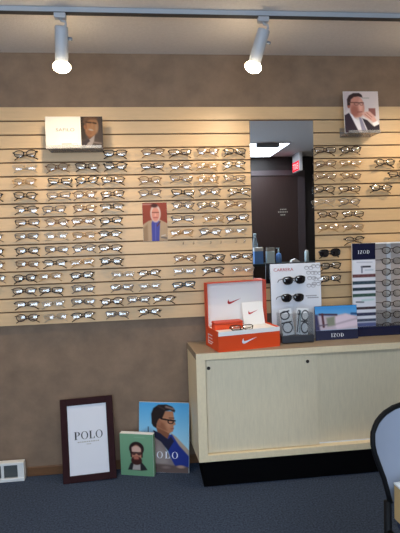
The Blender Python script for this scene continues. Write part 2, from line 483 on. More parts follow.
RIGHT_ROWS = [
    (1, [(1.068, 'd'), (1.225, 'd')]),
    (2, [(1.07, 'b'), (1.224, 'o'), (1.44, 'k'), (1.601, 'd')]),
    (3, [(1.069, 'b'), (1.226, 'b'), (1.524, 'k')]),
    (4, [(1.062, 'k'), (1.216, 'd'), (1.413, 'k')]),
    (5, [(1.06, 'c'), (1.215, 'g')]),
    (6, [(1.081, 'd'), (1.236, 'd')]),
    (7, [(1.083, 'o'), (1.238, 'o')]),
    (8, [(1.243, 'h')]),
    (9, [(1.087, 's')]),
    (10, [(1.092, 'k')]),
    (11, [(1.087, 'k')]),
]

ORD = ['', 'leftmost', 'second', 'third', 'fourth', 'fifth', 'sixth', 'seventh', 'eighth', 'ninth']
ROWN = ['', 'top', 'second', 'third', 'fourth', 'fifth', 'sixth', 'seventh', 'eighth', 'ninth', 'tenth', 'eleventh', 'twelfth', 'bottom']
CN = {'k': 'black rimmed', 'd': 'dark brown rimmed', 'b': 'brown metal', 'g': 'grey metal', 'o': 'gold metal', 'c': 'pale thin rimmed',
      'h': 'dark half-rim', 't': 'dark teal', 's': 'thick black'}
npeg = 0; extra = B()
for side, rows in (('left', LEFT_ROWS), ('right', RIGHT_ROWS)):
    for r, items in rows:
        z = Z0 + (16 - r - 2.5) * S + .007
        for i, (x, k) in enumerate(items):
            nm = 'sunglasses' if k == 's' else 'eyeglasses'
            if side == 'right' and r == 2 and i == 3: pos = 'cut off by the right edge, second row right of the mirror'
            elif x < -.8: pos = 'cut off by the left edge, %s row of the slat wall' % ROWN[r]
            elif len(items) == 1: pos = 'alone in the %s row right of the mirror' % ROWN[r]
            elif i == 0: pos = 'leftmost in the %s row %s of the mirror' % (ROWN[r], side)
            elif i == len(items) - 1: pos = 'rightmost in the %s row %s of the mirror' % (ROWN[r], side)
            else: pos = '%s from left in the %s row %s of the mirror' % (ORD[i + 1], ROWN[r], side)
            var = (r * 3 + i * 5 + (7 if side == 'right' else 0)) % 4
            zz = z + random.uniform(-.003, .003); roll = random.uniform(-.05, .05)
            glasses('sunglasses' if k == 's' else 'eyeglasses', '%s %s, %s' % (CN[k], nm, pos), k, var,
                    (x, -.032, zz), (-.16 + random.uniform(-.08, .08), roll, random.uniform(-.1, .1)),
                    'eyeglasses on the slat wall', cat='sunglasses' if k == 's' else 'eyeglasses')
            if npeg < 100:
                p_ = link('nose_peg', peg_me, panel, (x, 0, zz - .004)); npeg += 1
            else:
                extra.tube([(x, 0, zz - .004), (x, -.03, zz - .004), (x, -.04, zz - .001), (x, -.042, zz + .008)], [.003, .003, .004, .003], 6)
for x in (.21, .27, .37, .43, .52, .57):   # empty pegs in the eighth row
    z = Z0 + (16 - 10.5) * S + .012
    extra.tube([(x, 0, z), (x, -.03, z), (x, -.04, z + .003), (x, -.042, z + .014)], [.003, .003, .004, .003], 6)
ep = obj('nose_pegs', extra, M['acrylic'], panel); ep['kind'] = 'stuff'

# ------------------------------------------------------------------ mirror
mz0, mz1, mx0, mx1 = 1.07, 2.028, .622, 1.005
mi = thing('wall_mirror', 'tall frameless rectangular mirror fixed on the slat wall', 'mirror', ((mx0 + mx1) / 2, -.001, mz0))
hw = (mx1 - mx0) / 2
obj('mirror_backing', B().box(-hw, hw, -.005, 0, 0, mz1 - mz0), M['black'], mi)
obj('mirror_glass', B().box(-hw + .001, hw - .001, -.008, -.005, .001, mz1 - mz0 - .001), M['mirror'], mi)

# ------------------------------------------------------------------ track lighting
TY = -.51
tr = thing('track_rail', 'long white lighting track running along the ceiling', 'lighting track', (0, TY, H))
obj('rail', B().box(-2.0, 2.6, -.018, .018, -.022, 0, .002), M['track'], tr)
obj('rail_slot', B().box(-1.99, 2.59, -.0165, .0165, -.0235, -.0215), M['slot'], tr)['label'] = 'dark slot along the underside'
def track_head(label, x, tilt, swing):
    t = thing('track_light', label, 'spotlight', (x, TY, H - .024), (0, 0, 0), 'track spotlights')
    obj('adapter', B().box(-.026, .026, -.017, .017, -.022, 0, .003), M['lampm'], t)
    obj('swivel_arm', B().tube([(0, 0, -.020), (.004, 0, -.032), (.022, 0, -.034), (.024, 0, -.048), (.010, 0, -.062)], .0055, 8), M['lampm'], t)
    h = obj('lamp_housing', B().lathe([(.026, 0), (.0295, -.004), (.0300, -.02), (.0300, -.150), (.028, -.156)], 24), M['lampm'], t, (.004, 0, -.054), (tilt, swing, 0))
    obj('knob', B().lathe([(.007, 0), (.007, .018), (.004, .02)], 10, ((.029, 0, -.05), (1, 0, 0))), M['grey'], h)
    obj('bulb', B().lathe([(.025, -.150), (.034, -.157), (.0405, -.168), (.0405, -.177), (.033, -.190), (.016, -.198), (.003, -.200)], 24), M['bulb'], h)
    # the beam of the reflector bulb
    L = bpy.data.lights.new('spot_beam', 'SPOT'); L.energy = SPOT_W; L.color = (1.0, .80, .55); L.spot_size = 2.5; L.spot_blend = 1.0; L.shadow_soft_size = .03
    lo = bpy.data.objects.new('spot_beam', L); COL.objects.link(lo)
    R = (Matrix.Rotation(swing, 4, 'Y') @ Matrix.Rotation(tilt, 4, 'X'))
    off = R @ Vector((0, 0, -.212))
    lo.location = Vector((x + .004, TY, H - .024 - .054)) + off
    lo.rotation_euler = (R @ Matrix.Identity(4)).to_euler()
    return t
SPOT_W = 19.0
track_head('white track spotlight hanging above the white glasses brand sign', -.352, .30, .09)
track_head('white tilted track spotlight above the mirror', .588, .30, .28)
track_head('white track spotlight beyond the right edge', 1.62, .30, .1)
track_head('white track spotlight beyond the left edge', -1.35, .30, .1)

# ------------------------------------------------------------------ cabinet
CZ = .742
cx0, cx1, cyf, cyb, cz0 = .237, 1.60, -.300, -.008, .148
cab = thing('display_cabinet', 'long low pale wood cabinet with two sliding doors along the wall', 'cabinet', (cx0, 0, 0))
W_ = cx1 - cx0
cb = B()
ze = CZ - .0355
cb.add([(0, cyf, cz0), (.049, cyf, cz0), (.049, cyb, cz0), (-.022, cyb, cz0), (0, cyf, ze), (.049, cyf, ze), (.049, cyb, ze), (-.022, cyb, ze)],
       [(0, 1, 2, 3), (7, 6, 5, 4), (0, 4, 5, 1), (1, 5, 6, 2), (2, 6, 7, 3), (3, 7, 4, 0)])
cb.box(W_ - .05, W_, cyf, cyb, cz0, ze).box(.049, W_ - .05, cyf, cyb, cz0, cz0 + .036)
cb.box(.049, W_ - .05, cyb - .01, cyb, cz0 + .036, CZ - .04)
obj('carcass', cb, M['cabframe'], cab)
obj('front_edge', B().box(0, W_, cyf - .002, cyf, CZ - .035, CZ), M['cabframe'], cab)
ct = B().add([(0, cyf, CZ - .035), (W_, cyf, CZ - .035), (W_, cyb, CZ - .035), (-.022, cyb, CZ - .035), (0, cyf, CZ), (W_, cyf, CZ), (W_, cyb, CZ), (-.022, cyb, CZ)],
       [(0, 1, 2, 3), (7, 6, 5, 4), (0, 4, 5, 1), (1, 5, 6, 2), (2, 6, 7, 3), (3, 7, 4, 0)])
obj('countertop', ct, M['cabtop'], cab)
dz0, dz1 = cz0 + .037, CZ - .037
def door(x0, x1, y, hx):
    d = obj('sliding_door', B().box(x0, x1, y, y + .010, dz0 + .003, dz1 - .005), M['cab'], cab)
    obj('finger_pull', B().lathe([(.0095, .0), (.0095, .0022), (.0065, .0025), (.0055, .0008)], 18, ((hx, y, dz1 - .05), (0, -1, 0))), M['hole'], d)
door(.053, .677, -.279, .068); obj('finger_pull', B().lathe([(.0095, .0), (.0095, .0022), (.0065, .0025), (.0055, .0008)], 18, ((.617, -.279, dz1 - .045), (0, -1, 0))), M['hole'], cab)
door(.655, W_ - .054, -.254, W_ - .08)
obj('door_track', B().box(.05, W_ - .051, -.262, -.2605, dz0 - .001, dz0 + .006), M['white'], cab)
obj('toe_kick', B().box(.024, W_ - .02, -.277, -.02, 0, cz0), M['kick'], cab)

# ------------------------------------------------------------------ wall signs
def holder(label, x, z, w):
    t = thing('sign_holder', label, 'shelf', (x, 0, z))
    obj('ledge', B().box(-w / 2, w / 2, -.13, 0, -.004, 0), M['smoky'], t)
    obj('lip', B().box(-w / 2, w / 2, -.132, -.13, -.004, .012), M['smoky'], t)
    obj('back_plate', B().box(-w / 2, w / 2, -.003, 0, 0, .05), M['smoky'], t)
    return t
holder('frosted acrylic ledge under the white sign with smiling man', -.368, 1.862, .29)
sg = thing('display_sign', 'white folded sign with pale lettering and smiling man, left on slat wall', 'sign', (-.368, -.107, 1.8625), (-.06, 0, 0), 'signs on acrylic ledges')
obj('card', B().box(-.152, .152, 0, .006, 0, .172), M['ivory'], sg)
picture('portrait_print', .117, .171, (79.6, 116, 102.4, 150), [
    ('grad', 116, (57, 48, 44), 150, (50, 42, 42)),
    ('poly', [(79, 116), (86, 116), (84, 128), (85, 140), (79, 142)], (37, 28, 21), 3),
    ('poly', [(84, 132), (88, 140), (94, 138), (95, 130)], (91, 56, 35), 2),
    ('ell', 91, 127, 6.9, 10.5, (116, 82, 56), 1.5, .15), ('ell', 84.5, 127, 1.8, 3, (103, 65, 42), 1),
    ('poly', [(82, 122), (83, 117), (88, 115), (96, 116), (98, 119), (90, 119), (86, 121), (85, 126)], (77, 53, 37), 2),
    ('ell', 96, 128, 1.6, 5, (123, 95, 73), 2), ('ell', 88, 134, 3, 3, (105, 70, 46), 2),
    ('line', [(85.5, 122), (90.5, 122.6)], 1.5, (47, 28, 17), 1), ('line', [(92.5, 122.8), (95.5, 123.4)], 1.5, (47, 28, 17), 1),
    ('ell', 91.8, 126, 1.2, 2, (121, 90, 65), 1), ('ell', 90.2, 130.4, 2.6, .95, (127, 116, 107), .7, .25),
    ('poly', [(87, 142), (94, 136), (93.5, 143), (89, 150), (84, 150)], (121, 113, 111), 1),
    ('poly', [(81, 143), (87, 140.5), (89, 142.5), (86, 145), (84, 150), (80, 150)], (39, 30, 37), 1),
    ('poly', [(94, 137), (103, 145), (103, 151), (90, 151), (93, 143)], (59, 50, 46), 1.5),
    ('line', [(93, 144), (100, 145)], 1.6, (101, 89, 86), 1.4)], 46, 68, sg, (.0935, -.0006, .0005))
sans('SAFILO', .024, M['faint'], sg, (-.048, -.0012, .092), width=.098)
picture('frame_print', .103, .03, (0, 0, 60, 17), [
    ('line', [(0, 2), (60, 2)], 1.5, (205, 205, 205), 1), ('line', [(2, 5), (30, 5)], 4, (140, 138, 134), 2), ('ring', 42, 8, 7, 5, 1.5, (160, 160, 160), 1),
    ('line', [(2, 13), (60, 14)], 4, (190, 190, 186), 3)], 40, 14, sg, (-.018, -.0006, .002), (200, 198, 190))

holder('frosted acrylic ledge under the poster of the man in a dark suit', 1.266, 1.932, .19)
sr = thing('display_sign', 'poster of man in dark suit, hand at chin, high on right', 'sign', (1.264, -.11, 1.933), (-.10, 0, 0), 'signs on acrylic ledges')
obj('card', B().box(-.105, .105, 0, .006, 0, .242), M['white'], sr)
picture('portrait_print', .209, .241, (343, 90, 378.5, 131.5), [
    ('grad', 90, (206, 194, 194), 131, (222, 208, 204)),
    ('poly', [(343, 90), (349, 90), (347, 108), (343, 112)], (196, 182, 184), 3),
    ('poly', [(368, 107), (375, 107), (375, 115), (368, 114)], (142, 92, 86), 1),
    ('poly', [(349, 112), (356, 119), (363, 116), (368, 132), (359, 132)], (232, 226, 230), 1),
    ('ell', 356.4, 105.2, 7.4, 11, (200, 140, 124), 1.2, -.12), ('ell', 353.5, 110, 4, 6, (168, 104, 90), 3),
    ('ell', 360, 104, 2.2, 6, (222, 168, 152), 2), ('ell', 347.8, 104.5, 1.5, 2.4, (160, 95, 82), .8),
    ('poly', [(346.5, 104), (346.3, 98), (348.5, 94), (353, 91.6), (359, 91.5), (361.8, 93.5), (362.4, 96.2), (358, 95), (353.5, 95.6), (350.4, 98), (349.2, 104)], (58, 42, 42), 1),
    ('line', [(348.5, 101), (355, 101.3), (363, 101.5)], 1.0, (104, 68, 62), .9), ('ring', 355.8, 102.4, 2.1, 1.5, .5, (120, 78, 70), .7), ('ring', 361, 102.4, 1.8, 1.5, .5, (120, 78, 70), .7),
    ('line', [(356.5, 110.8), (361, 110.6)], .8, (140, 78, 72), .8), ('ell', 359.6, 106.6, 1, 1.6, (226, 168, 150), .8),
    ('poly', [(343, 114), (348, 111.5), (354, 121), (359, 132), (343, 132)], (58, 46, 58), 1), ('poly', [(348, 111.5), (351, 113.5), (359, 126), (361, 132), (357.5, 132)], (236, 230, 236), 1),
    ('poly', [(357.5, 116), (360, 116.5), (366, 132), (360.5, 132)], (146, 140, 160), .8),
    ('poly', [(361, 117), (366, 119), (372, 125), (378.5, 123), (378.5, 132), (367, 132)], (46, 38, 50), 1),
    ('poly', [(360.5, 111.5), (365, 110.5), (369, 110), (373, 114), (376, 120), (373, 122), (368, 118), (363, 115)], (222, 172, 158), 1),
    ('line', [(364, 113), (370, 118)], .6, (170, 112, 100), .6), ('line', [(366, 111.5), (371, 116)], .6, (176, 118, 106), .6),
    ('poly', [(371, 122), (376.5, 119.5), (378, 123), (373, 125.5)], (240, 236, 238), .8)], 72, 84, sr, (0, -.0006, .0005))
o = obj('caption', B().box(.005, .05, -.0012, 0, .2, .206), M['palegrey'], sr)

pm = thing('photo_print', 'unframed portrait of man in blue shirt and tan jacket on slats', 'picture', (.0525, -.0005, 1.345))
obj('card', B().box(-.071, .071, -.002, 0, 0, .222), M['white'], pm)
picture('portrait_print', .1415, .2215, (142, 203.5, 167.6, 240.7), [
    ('grad', 203, (148, 72, 58), 240, (132, 66, 52)), ('line', [(142, 205), (152, 205)], 1, (190, 140, 130), 1),
    ('poly', [(141, 225), (148, 221), (152, 220), (160, 220), (168, 224), (168, 241), (141, 241)], (176, 150, 122), 1),
    ('poly', [(142, 228), (147, 224), (147, 241), (142, 241)], (150, 124, 98), 2),
    ('poly', [(151, 223), (153, 219), (158, 219), (160, 223), (158.5, 241), (151, 241)], (76, 78, 152), .8),
    ('line', [(155.2, 224), (154.8, 240)], .7, (104, 106, 176), .6),
    ('ell', 155.5, 214, 5.4, 8.6, (208, 186, 176), 1), ('ell', 155.5, 214.8, 4.1, 6.8, (208, 142, 124), 1),
    ('ell', 154.5, 206.3, 3.6, 1.9, (76, 46, 42), 1.2), ('line', [(152.3, 213), (158.6, 213)], .8, (120, 70, 62), .8),
    ('line', [(153.5, 218), (157.5, 218)], .8, (168, 84, 82), .8), ('ell', 155.4, 215.4, .9, 1.4, (226, 164, 146), .8),
    ('line', [(160, 222), (157, 226)], 1.2, (96, 60, 60), .9), ('line', [(161, 237), (166, 238)], 1.6, (110, 100, 96), 1),
    ('line', [(161, 236), (165, 235)], .8, (210, 200, 190), .8)], 56, 80, pm, (0, -.0026, .0002))

# ------------------------------------------------------------------ floor register and leaning pictures
vr = thing('floor_register', 'white metal baseboard air register at the bottom left', 'air vent', (-.90, .0, 0))
v0, v1 = -.17, .155
fr = B().box(v0, v1, -.04, .0, .096, .112, .003).box(v0, v1, -.042, .0, 0.001, .022, .003)
fr.box(v1 - .036, v1 - .0, -.038, .0, .022, .096).box(v0, v0 + .036, -.038, 0, .022, .096).box(.028, .043, -.037, -.001, .022, .096)
obj('register_frame', fr, M['vent'], vr)
lv = B()
for i in range(9): 
    z = .026 + i * .0078
    lv.add([(v0 + .036, -.034, z), (v1 - .036, -.034, z), (v1 - .036, -.024, z + .006), (v0 + .036, -.024, z + .006)], [(0, 1, 2, 3)])
lv.box(v0 + .036, v1 - .036, -.02, -.004, .022, .096)
obj('louvre_grille', lv, M['ventdark'], vr)['label'] = 'dark grey louvres behind the white frame'

fw, fh = .296, .462
fp = thing('framed_poster', 'dark wood framed white poster with large serif lettering, leaning on wall', 'framed poster', (-.368, -.098, 0), (-.19, -.028, .02))
bw = .038
fb = B().box(-fw / 2, -fw / 2 + bw, -.018, 0, 0, fh, .003).box(fw / 2 - bw, fw / 2, -.018, 0, 0, fh, .003)
fb.box(-fw / 2 + bw, fw / 2 - bw, -.018, 0, 0, bw, .003).box(-fw / 2 + bw, fw / 2 - bw, -.018, 0, fh - bw, fh, .003)
obj('frame', fb, M['mahog'], fp)
sh = obj('white_sheet', B().box(-fw / 2 + bw, fw / 2 - bw, -.010, -.002, bw, fh - bw), M['paper'], fp)
b_, wd = serif_word('POLO', .043)
obj('lettering', b_, M['ink'], fp, (.003, -.0108, .232))
sb = B(); x = -.062
for l in (.012, .008, .01, .012, .009, .012, .01, .012, .008, .01): sb.box(x, x + l - .002, -.0004, 0, 0, .006); x += l + .002
for k in range(3): sb.box(-.012 + k * .009, -.006 + k * .009, -.0004, 0, -.013, -.008)
obj('small_lettering', sb, M['palegrey'], fp, (.003, -.0106, .214))

bk = thing('counter_card_box', 'green upright box with bearded man in glasses, standing on the carpet', 'box', (-.103, -.088, 0), (0, -.0, -.293))
obj('card_box', B().box(-.099, .099, 0, .034, 0, .246, .001), M['white'], bk)
picture('portrait_print', .197, .245, (120.6, 432, 154.5, 476), [
    ('grad', 432, (122, 166, 132), 476, (108, 152, 118)),
    ('line', [(136, 435.4), (146, 435.4)], .8, (140, 180, 146), .8),
    ('poly', [(128, 470), (131, 463), (136, 460), (142, 461), (146, 466), (148, 469.5), (142, 470.5)], (40, 38, 42), 1),
    ('poly', [(132.5, 470), (134, 463.5), (141, 463.5), (141, 470)], (168, 160, 156), 1),
    ('ell', 137.6, 447.5, 7.6, 7.4, (42, 26, 28), 1), ('ell', 137.4, 453, 5.4, 9.5, (188, 128, 104), 1),
    ('ell', 137, 448.3, 5.2, 3.6, (212, 172, 156), 1.2), ('ell', 137.2, 460, 5.6, 4.6, (64, 34, 32), 1.2), ('ell', 137, 457.2, 2.8, 2, (176, 106, 88), 1),
    ('line', [(135, 458.8), (139.5, 458.8)], .8, (120, 56, 52), .6),
    ('line', [(131.6, 451.8), (143, 451.8)], 1.6, (44, 26, 26), .8), ('ell', 134.6, 452.8, 2, 1.6, (84, 52, 48), .8), ('ell', 140.2, 452.8, 2, 1.6, (84, 52, 48), .8),
    ('line', [(131.8, 447), (132, 456)], 1.4, (52, 30, 30), 1), ('line', [(143.2, 447), (143, 456)], 1.4, (52, 30, 30), 1)], 70, 90, bk, (0, -.0006, .0005))
obj('green_side', B().box(.0985, .0998, .002, .033, 0.001, .243), M['green'], bk)

pp = thing('advertising_poster', 'large blue-sky poster of man in profile with glasses, leaning against wall', 'poster', (.0480, -.078, 0), (-.13, .015, -.223))
pw, ph = .298, .402
obj('board', B().box(-pw / 2, pw / 2, 0, .008, 0, ph), M['white'], pp)
picture('portrait_print', pw - .001, ph - .001, (140.5, 402, 191, 474.5), [
    ('grad', 402, (78, 160, 214), 448, (164, 208, 226)),
    ('line', [(141, 437), (150, 430), (156, 433)], 3, (120, 160, 190), 4), ('line', [(150, 428), (150, 433)], 1, (60, 80, 100), 1),
    ('poly', [(172, 433), (178, 437), (191, 451), (191, 460), (180, 447)], (172, 152, 134), 1),
    ('poly', [(166, 436), (174, 435), (181, 446), (191, 457), (191, 469), (176, 468), (170, 452)], (34, 50, 128), 1.2),
    ('poly', [(155, 434), (160, 438), (166, 446), (172, 458), (177, 467), (170, 473), (141, 473), (141, 456), (150, 440)], (128, 116, 114), 1.2),
    ('poly', [(160, 446), (166, 452), (170, 464), (160, 470), (152, 462)], (146, 134, 130), 4),
    ('poly', [(157, 424), (167, 430), (172, 433), (169, 441), (160, 436)], (124, 78, 56), 1),
    ('poly', [(155, 431), (162, 434), (167, 438), (170, 440), (173, 437), (176, 442), (170, 452), (163, 443), (156, 438)], (30, 30, 54), 1),
    ('poly', [(160, 414), (166, 411), (175, 411), (175.8, 417), (176, 420), (177.6, 424.5), (175.4, 426), (175.8, 428), (174.8, 432), (171, 434), (166, 431.5), (158, 428)], (170, 118, 88), 1),
    ('poly', [(160, 420), (166, 424), (169, 431), (165, 431), (158, 427)], (136, 88, 64), 3), ('ell', 171, 424, 2, 3, (190, 136, 106), 3),
    ('poly', [(153.4, 424), (152.8, 414), (155, 408), (160, 404.5), (168, 404), (174, 406), (177, 410), (176.5, 412), (172, 410), (167, 411), (165.5, 415), (164, 418.5), (161, 419), (158.5, 424), (158, 429), (155, 427)], (34, 25, 24), 1),
    ('line', [(168, 406.5), (175, 408.5)], 2, (136, 112, 104), 2), ('line', [(160, 406), (166, 409)], 1.2, (70, 52, 46), 2),
    ('ell', 161, 423.2, 1.8, 3.2, (150, 98, 74), .8), ('line', [(163, 419), (170, 420.2), (177, 420.8)], 1.5, (20, 16, 18), .6),
    ('ring', 172.6, 421.9, 2.6, 2.0, .9, (22, 18, 20), .6), ('line', [(171, 418), (176, 418)], .8, (60, 40, 32), .6), ('line', [(173, 429.3), (175.6, 429)], .8, (126, 70, 62), .6),
    ('poly', [(140, 467), (150, 465), (166, 466), (184, 467.5), (191, 468), (191, 475), (140, 475)], (96, 80, 76), 2),
    ('ell', 183, 468, 4, 1.5, (170, 140, 124), 1.2), ('ell', 168, 469, 4, 1.4, (120, 104, 100), 1.5), ('ell', 150, 470, 6, 1.6, (70, 58, 58), 2)], 92, 130, pp, (0, -.0006, .0005))
b_, wd = serif_word('POLO', .038, .34)
obj('lettering', b_, M['whiteink'], pp, (.000, -.0014, .082))

# ------------------------------------------------------------------ orange display box and what is in it
NX, NY, NR = .360, -.301, .20
nb = thing('display_box', 'open orange display box with white lining and raised lid on cabinet', 'box', (NX, NY, CZ), (0, 0, NR))
bw_, bd, bh = .362, .215, .110
nbb = B().box(0, bw_, 0, .004, 0, bh - .012).box(0, .004, .004, bd, 0, bh).box(bw_ - .004, bw_, .004, bd, 0, bh).box(.004, bw_ - .004, bd - .004, bd, 0, bh).box(.004, bw_ - .004, .004, bd - .004, 0, .004)
obj('orange_tray', nbb, M['orange'], nb)
obj('white_insert', B().box(.0045, bw_ - .0045, .0005, bd - .0045, bh - .030, bh - .008).box(.0, bw_, -.0012, .0005, bh - .024, bh), M['white'], nb)['label'] = 'white insert with white front edge'
swoosh(.088, M['whiteink'], nb, (.178, -.0008, .033))
sl_ = B()
for z, y0, y1 in ((.07, .10, .17), (.052, .10, .17), (.034, .09, .17), (.022, .11, .16)): sl_.box(-.0008, 0, y0, y1, z, z + .004)
sl_.box(-.0008, 0, .166, .17, .02, .074)
obj('side_marks', sl_, M['whiteink'], nb)
lid = obj('lid', B().box(-.002, bw_ + .002, .0, .004, 0, .252).box(-.002, .002, -.045, 0, 0.0, .252).box(bw_ - .002, bw_ + .002, -.045, 0, 0, .252).box(.002, bw_ - .002, -.045, 0, .248, .252), M['orangein'], nb, (0, bd - .006, bh - .004), (-.015, 0, 0))
obj('lid_lining', B().box(.002, bw_ - .002, -.0015, 0, 0, .248), M['white'], lid)
swoosh(.085, M['redink'], lid, (.178, -.002, .117))
Rz = Matrix.Rotation(NR, 4, 'Z')
def nike_pt(x, y, z): return Vector((NX, NY, CZ)) + Rz @ Vector((x, y, z))
top = bh - .008
cd = thing('swoosh_card', 'square white card with red swoosh standing in the orange box', 'card', nike_pt(.277, .145, top + .0005), (-.22, -.03, NR - .04))
obj('card', B().box(-.064, .064, 0, .002, 0, .134), M['white'], cd)
swoosh(.064, M['redink'], cd, (.0, -.001, .062))
cs = thing('glasses_case', 'small orange case lying inside the open orange box', 'case', nike_pt(.094, .085, top + .0005), (0, 0, NR - .05))
obj('case_body', B().box(-.083, .083, 0, .06, 0, .030, .004), M['orange'], cs)
obj('case_lid', B().box(-.084, .084, -.001, .061, .0305, .044, .004), M['orangein'], cs)
swoosh(.022, M['whiteink'], cs, (.05, -.001, .010))
gb = glasses('eyeglasses', 'black eyeglasses lying in the open orange box before the white card', 'k', 0, nike_pt(.145, .022, top + .021), (-.8, .0, NR - .1), cat='eyeglasses')
gb.location.z = CZ + top + .017

# ------------------------------------------------------------------ sunglasses display card
cc = thing('display_card', 'tall white counter display card with red lettering and dark base', 'display stand', (.868, -.085, CZ), (-.05, -.0, .0))
obj('card', B().box(-.158, .147, .0, .008, .0, .448), M['darktray'], cc)['label'] = 'dark backing of the white card'
G1 = (176, 180, 190)
sh = [('grad', 0, (222, 226, 234), 90, (214, 218, 228))]
for cx_, cy_, t in ((82, 10, 0), (97, 7, 0), (86, 20, 0), (101, 21, 0), (88, 31, 0), (101, 34, 0), (86, 46, 0), (97, 43, 0)):
    sh += [('ring', cx_ - 4.6, cy_, 4.2, 3.4, .9, (142, 144, 154), .8), ('ring', cx_ + 4.6, cy_ + .6, 4.2, 3.4, .9, (142, 144, 154), .8), ('line', [(cx_ - 9, cy_ - 2), (cx_ + 9, cy_ - 1.4)], .9, (142, 144, 152), .8)]
for y_, xa in ((67, 74), (71, 78)):
    for k in range(6): sh.append(('line', [(xa + k * 4, y_), (xa + k * 4 + 2.4, y_)], 1.6, (120, 122, 130), 1))
sh += [('poly', [(0, 92), (62, 84), (100, 96), (100, 150), (0, 150)], (206, 208, 214), 8), ('ell', 30, 78, 24, 8, (206, 208, 216), 8)]
picture('printed_face', .303, .447, (0, 0, 107, 154), sh, 110, 150, cc, (-.0055, -.0006, .0005))
sans('CARRERA', .026, M['redink'], cc, (-.078, -.0014,   .404), width=.118)
obj('base_tray', B().box(-.129, .058, -.108, -.001, 0, .040, .003), M['darktray'], cc)['label'] = 'dark grey base tray'
obj('clear_holder', B().box(-.129, .058, -.100, -.097, .040, .165).box(.055, .058, -.097, -.004, .04, .165).box(-.129, -.126, -.097, -.004, .04, .165), M['acrylic'], cc)['label'] = 'clear acrylic holder for leaflets'
for k, dx in enumerate((.0, .006, .012, .018)): obj('rib', B().box(.030 + dx * 1.2, .031 + dx * 1.2, -.1025, -.1005, .042, .16), M['grey'], cc)
Rc = Matrix.Translation((.868, -.085, CZ)) @ Matrix.Rotation(-.05, 4, 'X')
def card_pt(x, y, z): return (Rc @ Vector((x, y, z)))
K = (34, 36, 44)
def leaflet(label, x, ang, shapes, w):
    t = thing('leaflet', label, 'leaflet', card_pt(x, -.088, .041), (-.10, ang, .0), 'leaflets in the clear holder')
    obj('sheet', B().box(-w / 2, w / 2, 0, .003, 0, .15), M['white'], t)
    picture('printed_face', w - .001, .149, (0, 0, 30, 60), shapes, 36, 70, t, (0, -.0006, .0005), bg=(226, 230, 234))
leaflet('white leaflet with two large black glasses outlines, left in clear holder', -.082, -.12, [('ring', 12, 14, 11, 9, 2.4, K, 1.5), ('ring', 14, 42, 12, 12, 2.4, K, 1.5), ('line', [(2, 8), (24, 5)], 3, K, 1.5), ('line', [(2, 31), (26, 30)], 3, K, 1.5), ('line', [(27, 26), (29, 58)], 2, (170, 180, 184), 2)], .070)
leaflet('white leaflet with dark temples and glasses, right in clear holder', -.008, .08, [('ring', 22, 16, 9, 11, 2.2, K, 1.5), ('ring', 22, 44, 9, 12, 2.4, K, 1.5), ('line', [(7, 8), (3, 54)], 2.4, K, 1.5), ('line', [(10, 6), (9, 56)], 3, (126, 150, 156), 2), ('ring', 6, 10, 3, 5, 1.4, K, 1), ('line', [(13, 30), (29, 29)], 3, K, 1.5)], .070)
for z, x, lab in ((.350, -.022, 'black sunglasses mounted on the white display card, upper pair'), (.247, -.034, 'black sunglasses mounted on the white display card, lower pair')):
    t = thing('sunglasses', lab, 'sunglasses', card_pt(x, -.020, z), (-.05, -.05 if z > .3 else .0, .0), 'sunglasses on the display card')
    F, L, T = glass_meshes('s', 0)
    link('frame_front', F, t)
    for l in L: link('lens', l, t)
    tb = B().tube([(-.0675, .006, .011), (-.075, .010, .010), (-.088, .015, .006), (-.094, .017, -.006)], .0022, 5)
    obj('temple', tb, M['f_k'], t)
    tb = B().tube([(.0675, .006, .011), (.064, .012, .010), (.02, .015, .002), (-.03, .016, -.008)], .002, 5)
    obj('temple', tb, M['f_k'], t)

# ------------------------------------------------------------------ landscape counter sign
iz = thing('counter_sign', 'wide counter sign with blue sky photo above a navy lettered band', 'sign', (1.078, -.150, CZ), (-.10, 0, -.0))
obj('board', B().box(-.127, .127, 0, .008, 0, .197), M['navy'], iz)
picture('photo_print', .252, .140, (313.5, 304.5, 357.5, 330), [
    ('grad', 304, (58, 142, 214), 314, (104, 168, 220)),
    ('poly', [(313, 314), (330, 315), (345, 313), (358, 316), (358, 330), (313, 330)], (190, 178, 190), 2),
    ('poly', [(328, 318), (346, 313.5), (358, 318), (358, 326), (336, 329)], (214, 198, 212), 2), ('line', [(330, 325), (357, 319)], 1.5, (170, 156, 172), 2),
    ('poly', [(313, 313), (316, 313), (318, 330), (313, 330)], (64, 62, 96), 2), ('line', [(318, 313), (336, 314)], 2, (72, 52, 72), 1.2), ('line', [(321, 313), (322, 326)], 2.2, (84, 46, 56), 1.2),
    ('poly', [(325, 317), (334, 315.5), (334, 325), (326, 326)], (132, 138, 122), 2.4), ('line', [(316, 325), (326, 324)], 1.2, (96, 88, 104), 1.4),
    ('line', [(352, 313.5), (358, 314)], 2.4, (44, 80, 130), 1.4)], 80, 50, iz, (0, -.0006, .056))
b_, wd = serif_word('IZOD', .021, .22); obj('lettering', b_, M['whiteink'], iz, (.002, -.0014, .016))
obj('easel_leg', B().prism([(-.01, 0), (.01, 0), (.01, .14), (-.01, .14)], .008, .0095), M['navy'], iz)

